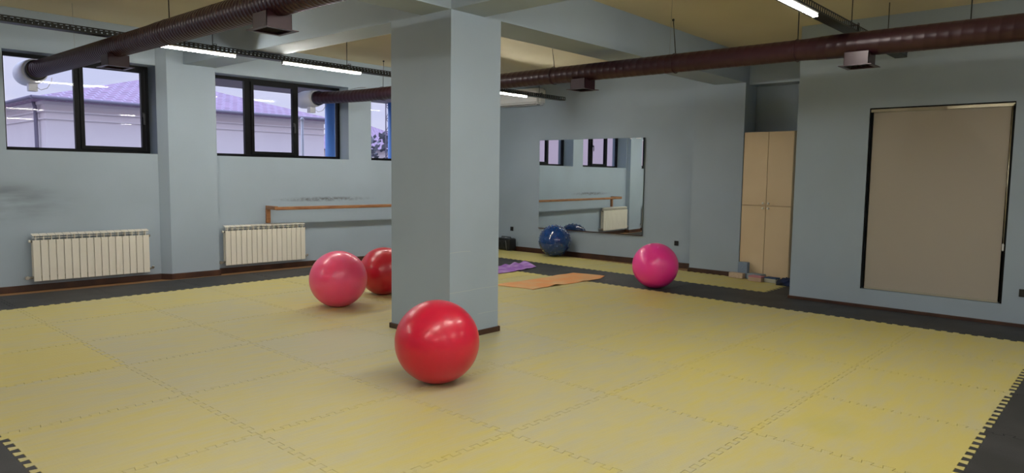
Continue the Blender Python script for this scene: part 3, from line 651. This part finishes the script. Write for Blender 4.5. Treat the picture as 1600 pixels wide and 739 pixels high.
d2, ox2, oy2 = duct('ventilation_duct', 'long brown spiral duct overhead, crossing behind the pillar to the right edge', lambda y: 4.642+.0135*(6.5-y)-.16*max(0, (y-5.3)/1.3)**1.5, lambda y: 2.674-.0025*(6.5-y)+.012*max(0, (y-5.3)/1.3),
     -6.9, 6.50, .096, .105, -1.3, .085, [(4.28, .20), (1.30, .20), (-1.67, .20)],
     [(.12, (5.55, .63, 3.325), .005), (1.72, (5.85, 2.7, 3.325), .004), (4.98, (5.30, 5.80, 3.325), .004), (-1.13, (4.74, -1.13, 3.325), .005), (-2.48, (4.76, -2.48, 3.325), .005), (.19, (4.75, .19, 3.325), .0014)], None, .0009)
# fans through the panes: each a thing of its own
def fan(name, x, z, r, y, label, dirn):
    root = empty(name, label=label, cat='fan', group='white extractor fans in the window panes', mw=WT(x, y, z))
    MB().lathe([(r-.008, -.09), (r+.012, -.088), (r+.016, -.05), (r+.016, -.012), (r-.004, -.010)], (0, 0, 0), 'y', 36).build('clamp_ring', M['black_plastic'], root)
    MB().lathe([(r*.97, .008), (r*1.22, .015), (r*1.36, .04), (r*1.50, .34), (r*1.40, .48), (r*.95, .56), (.005, .58)], (0, 0, 0), 'y', 36).build('fan_housing', M['white_plastic'], root)
    MB().box(-.05, .05, .14, .24, -r*1.48-.08, -r*1.33).build('junction_box', M['white_plastic'], root, bevel=.006)
    MB().tube([(.03, .10, -r*1.28-.055), (.07, .09, -r*1.28-.085), (.13, .05, -r*1.28-.06), (.17, .02, -r*1.28+.02), (.175, .006, -r*1.28+.07)], .004, 8).build('cable', M['white_plastic'], root)
fan('extractor_fan', RING1[0], RING1[1], .108, FY, 'white round extractor fan in the upper corner of the leftmost window', 1)
fan('extractor_fan', RING2[0], RING2[1], .098, FY, 'white round extractor fan in the right pane of the middle window', 1)
# loose wire from the second fan up to the duct
o = MB().tube([(4.55, 6.43, 2.69), (4.62, 6.2, 2.76), (4.67, 5.9, 2.79), (4.66, 5.55, 2.80), (4.66, 5.40, 2.79)], .004, 8).build('electric_wire', M['grey_metal'])
tag(o, 'thin pale wire draped over the long duct beside the middle window', 'wire')

# ------------------------------------------------------------------ cable trays with LED battens
def tray(x0, x1, y, z, label, hang, grp):
    root = empty('cable_tray', (x0, y, z), label=label, cat='cable tray', group=grp); Lh = x1-x0; w_, h_ = .058, .06
    mb = MB().box(0, Lh, -w_, w_, -h_*.5, -h_*.5+.003)
    for sy in (-1, 1):
        yy0, yy1 = (sy*w_-.0015, sy*w_+.0015); mb.box(0, Lh, yy0, yy1, -h_*.5, -h_*.5+.014).box(0, Lh, yy0, yy1, h_*.5-.012, h_*.5)
        mb.box(0, Lh, min(yy0, yy0-sy*.012), max(yy1, yy1-sy*.012) if sy < 0 else yy1, h_*.5-.002, h_*.5)
        k = 0.
        while k < Lh: mb.box(k, k+.022, yy0, yy1, -h_*.5+.014, h_*.5-.012); k += .05
    mb.build('perforated_channel', M['black_metal'], root)
    MB().tube([(0.02+t*(Lh-.04)/12, .012*math.sin(t*2.1), -h_*.5+.012) for t in range(13)], .008, 8).build('cable', M['rubber_grey'], root)
    for hx in hang:
        zt = (3.375-.011*hx+.01 if not (2.25 < hx < 2.6 and y > 1.7) else BB)-z
        ro = MB().tube([(hx-x0, 0, -h_*.5), (hx-x0, 0, zt)], .0045, 8).build('hanger_rod', M['black_metal'], root)
        MB().box(hx-x0-.02, hx-x0+.02, -w_-.004, w_+.004, h_*.5, h_*.5+.006).box(hx-x0-.02, hx-x0-.016, -w_-.006, -w_-.002, -.02, .05).box(hx-x0+.016, hx-x0+.02, -w_-.006, -w_-.002, -.02, .05).box(hx-x0-.02, hx-x0+.02, -w_-.006, -w_-.002, .046, .05).build('hanger_clip', M['black_metal'], ro)
    return root
TZ1 = 2.862; TY1 = 4.36; TZ2 = 2.83; TY2 = -1.50
tray(-5.5, 8.22, TY1, TZ1, 'long black perforated cable tray near the windows carrying lit tubes', [-3, -.8, 1.80, 3.60, 5.4, 7.55], 'black cable trays under the ceiling')
tray(-5.5, 6.78, TY2, TZ2+.015, 'black perforated cable tray at the top right, passing over the duct', [-3, -.8, 1.6, 3.3, 5.04, 6.22], 'black cable trays under the ceiling')
def led(x0, y, z, label):
    root = empty('led_batten', (x0, y, z), label=label, cat='lamp', group='lit LED tubes under the cable trays')
    MB().box(0, 1.15, -.026, .026, -.012, 0).build('housing', M['white_plastic'], root)
    MB().box(.01, 1.14, -.018, .018, -.034, -.012).build('diffuser', M['led'], root, bevel=.006)
    for e in (0, 1.14): MB().box(e, e+.01, -.022, .022, -.036, 0).build('end_cap', M['white_plastic'], root)
led(.90, TY1-.035, TZ1-.031, 'lit LED tube under the tray just right of the left duct')
led(2.64, TY1-.035, TZ1-.031, 'lit LED tube under the tray left of the pillar, above the middle window')
led(4.33, TY1-.035, TZ1-.031, 'lit LED tube under the tray mostly hidden behind the pillar')
led(6.03, TY1-.035, TZ1-.031, 'lit LED tube whose end shows just right of the pillar')
led(2.88, TY2-.03, TZ2-.016, 'lit LED tube at the top right of the picture, under the tray over the duct')
for k, x in enumerate((1.03, -.77, -2.57, -4.4)): led(x, TY2-.03, TZ2-.016, 'added lit LED tube on the right-hand tray, out of view before the camera')  # tubes out of view, added because the room needed more light
tray(-5.5, 6.6, -5.2, 2.845, 'added black cable tray out of view behind the camera, carrying added tubes', [-3, 0, 3], 'black cable trays under the ceiling')  # unseen tray, added to hold the extra tubes below
for x in (-4.2, -2.5): led(x, TY1-.035, TZ1-.031, 'added lit LED tube on the window-side tray, out of view to the left')  # unseen tubes, added to brighten the left-facing side of the pillar
for x in (-4.4, -1.6, 1.4, 4.4): led(x, -5.23, 2.813, 'added lit LED tube on the added tray behind the camera, out of view')  # unseen tubes, added as fill light from behind the camera

# ------------------------------------------------------------------ outside
M['stucco'] = mat('cream_stucco', (.80, .73, .72), .85); noise_mix(M['stucco'], (.76, .69, .69), 1, 4)
M['stucco_pink'] = mat('pink_stucco', (.78, .58, .58), .85)
M['roof'] = mat('mauve_roof_tiles', (.30, .17, .26), .5)
nt = M['roof'].node_tree; tcn = N(nt, 'ShaderNodeTexCoord'); br = N(nt, 'ShaderNodeTexBrick', Scale=1.6); mpn = N(nt, 'ShaderNodeMapping'); mpn.inputs['Scale'].default_value = (1.3, 1.3, 1)
nt.links.new(tcn.outputs['Object'], mpn.inputs[0]); nt.links.new(mpn.outputs[0], br.inputs['Vector'])
br.inputs['Color1'].default_value = (.30, .17, .28, 1); br.inputs['Color2'].default_value = (.21, .115, .20, 1); br.inputs['Mortar'].default_value = (.40, .32, .46, 1); br.inputs['Mortar Size'].default_value = .035
br.inputs['Brick Width'].default_value = .5; br.inputs['Row Height'].default_value = .5
nt.links.new(br.outputs['Color'], nt.nodes['Principled BSDF'].inputs['Base Color'])
M['gutter'] = mat('grey_gutter', (.22, .20, .26), .5); M['asphalt'] = mat('asphalt', (.22, .21, .22), .9); noise_mix(M['asphalt'], (.16, .16, .16), 3, 4)
M['blue_post'] = mat('blue_painted_steel', (.14, .36, .85), .4); M['soffit'] = mat('brown_soffit', (.30, .25, .25), .8)
M['leaf'] = mat('dark_leaves', (.14, .15, .17), .8); noise_mix(M['leaf'], (.22, .22, .25), 4, 5)
S(MB().box(-60, 70, 6.95, 90, -.6, -.4), 'trim_6', M['asphalt'])
def building(name, x0, x1, y0, y1, ze, apex, wallm, label, over=.35, pipe=True):
    root = empty(name, ((x0+x1)/2, (y0+y1)/2, -.4), label=label, cat='building'); ox, oy, oz = root.location
    def sh(mb): mb.v = [(p[0]-ox, p[1]-oy, p[2]-oz) for p in mb.v]; return mb
    sh(MB().box(x0, x1, y0, y1, -.4, ze-.05)).build('outer_wall', wallm, root)
    t = MB()
    for zz, e in ((ze-.26, .06), (ze-.44, .04)): t.box(x0-e, x1+e, y0-e, y1+e, zz-.04, zz)
    t.box(x0-.08, x1+.08, y0-.08, y1+.08, ze-.12, ze-.05)
    sh(t).build('cornice', wallm, root)
    a = over; cs = [(x0-a, y0-a, ze), (x1+a, y0-a, ze), (x1+a, y1+a, ze), (x0-a, y1+a, ze)]
    r = MB().add(cs+[(p[0], p[1], ze-.05) for p in cs]+[apex], [(0, 1, 8), (1, 2, 8), (2, 3, 8), (3, 0, 8), (4, 5, 6, 7), (0, 1, 5, 4), (1, 2, 6, 5), (2, 3, 7, 6), (3, 0, 4, 7)])
    sh(r).build('tiled_roof', M['roof'], root)
    g_ = MB()
    for A_, B_ in zip(cs, cs[1:]+cs[:1]): g_.tube([A_, B_], .045, 8)
    sh(g_).build('gutter', M['gutter'], root)
    if pipe: sh(MB().tube([(x0-.12, y0+.5, ze), (x0-.08, y0+.5, ze-.2), (x0-.07, y0+.5, -.4)], .045, 8)).build('downpipe', M['gutter'], root)
    return root, sh
bd, sh = building('neighbour_building', 3.15, 10.9, 16.3, 24, 3.17, (7.2, 20.2, 4.45), M['stucco'], 'cream neighbouring house with a mauve tiled hip roof, seen through the windows')
wf = sh(MB().box(3.10, 3.17, 17.4, 18.6, .9, 1.9)).build('window', M['white_plastic'], bd); sh(MB().box(3.09, 3.12, 17.5, 18.5, 1.0, 1.8)).build('window_glass', M['gutter'], wf)
bd2, sh2 = building('side_building', -9.5, -5.5, 11.5, 18, 5.2, (-7.5, 14.8, 6.8), M['stucco_pink'], 'pink house glimpsed only in the mirror, behind the window reflection', pipe=False)
bd3, sh3 = building('distant_house', 24, 32, 34, 42, 3.0, (28, 38, 5.0), M['stucco'], 'distant pale house with a gabled roof, seen right of the blue post beside the pillar', pipe=False)
root = empty('entrance_canopy', (7, 8.2, -.4), label='flat canopy on two bright blue steel posts outside the middle window', cat='canopy')
MB().box(-3.6, 5, -1.2, 1.1, 3.45, 3.6).build('canopy_roof', M['soffit'], root)
for x in (6.40, 8.02): MB().tube([(x-7, .85, 0), (x-7, .85, 3.45)], .105, 20).build('post', M['blue_post'], root)
o = MB().tube([(6.02, 9.5, -.4), (6.02, 9.5, 2.55)], .03, 10).lathe([(.03, 0), (.05, .02), (.02, .06)], (6.02, 9.5, 2.55), 'z', 12).build('thin_pole', M['white_plastic']); tag(o, 'thin white pole outside, left of the blue post in the middle window', 'pole')
# lattice mast
root = empty('lattice_mast', (15.2, 18.2, -.4), label='thin lattice mast outside, just left of the blue post beside the pillar', cat='mast')
lm = MB()
for dx in (-.2, .2):
    for dy in (-.2, .2): lm.tube([(dx, dy, 0), (dx, dy, 9)], .025, 6)
lm.build('upright', M['gutter'], root)
lm = MB()
for k in range(18):
    z = k*.5
    for a_, b_ in (((-.2, -.2), (.2, -.2)), ((.2, -.2), (.2, .2)), ((.2, .2), (-.2, .2)), ((-.2, .2), (-.2, -.2))): lm.tube([(*a_, z), (*b_, z+.0)], .015, 5); lm.tube([(*a_, z), (*b_, z+.5)], .012, 5)
lm.build('bracing', M['gutter'], root)
# distant trees
def tree(x, y, h, r, label):
    root = empty('tree', (x, y, -.4), label=label, cat='tree', group='trees beyond the posts')
    MB().tube([(0, 0, 0), (.05, 0, h*.4), (0, .05, h*.6)], [.12, .1, .06], 8).build('trunk', M['soffit'], root)
    lf = MB(); rnd = random.Random(int(x*10))
    for k in range(260):
        u, v = rnd.random()*2*PI, math.acos(2*rnd.random()-1); q = Vector((math.sin(v)*math.cos(u), math.sin(v)*math.sin(u), math.cos(v)*1.3))*r*rnd.uniform(.5, 1); c = Vector((0, 0, h*.65))+q
        s_ = rnd.uniform(.12, .25); e1 = Vector((rnd.uniform(-1, 1), rnd.uniform(-1, 1), rnd.uniform(-1, 1))).normalized()*s_; e2 = e1.cross(Vector((.3, .5, .8))).normalized()*s_*.6
        lf.add([c-e1, c+e2, c+e1, c-e2], [(0, 1, 2, 3)])
    lf.build('foliage', M['leaf'], root)
tree(19.5, 24.5, 3.6, 1.3, 'small dark tree outside, lower left of the blue post beside the pillar'); tree(23, 27, 3.2, 1.2, 'small dark tree farther off behind the blue post beside the pillar')
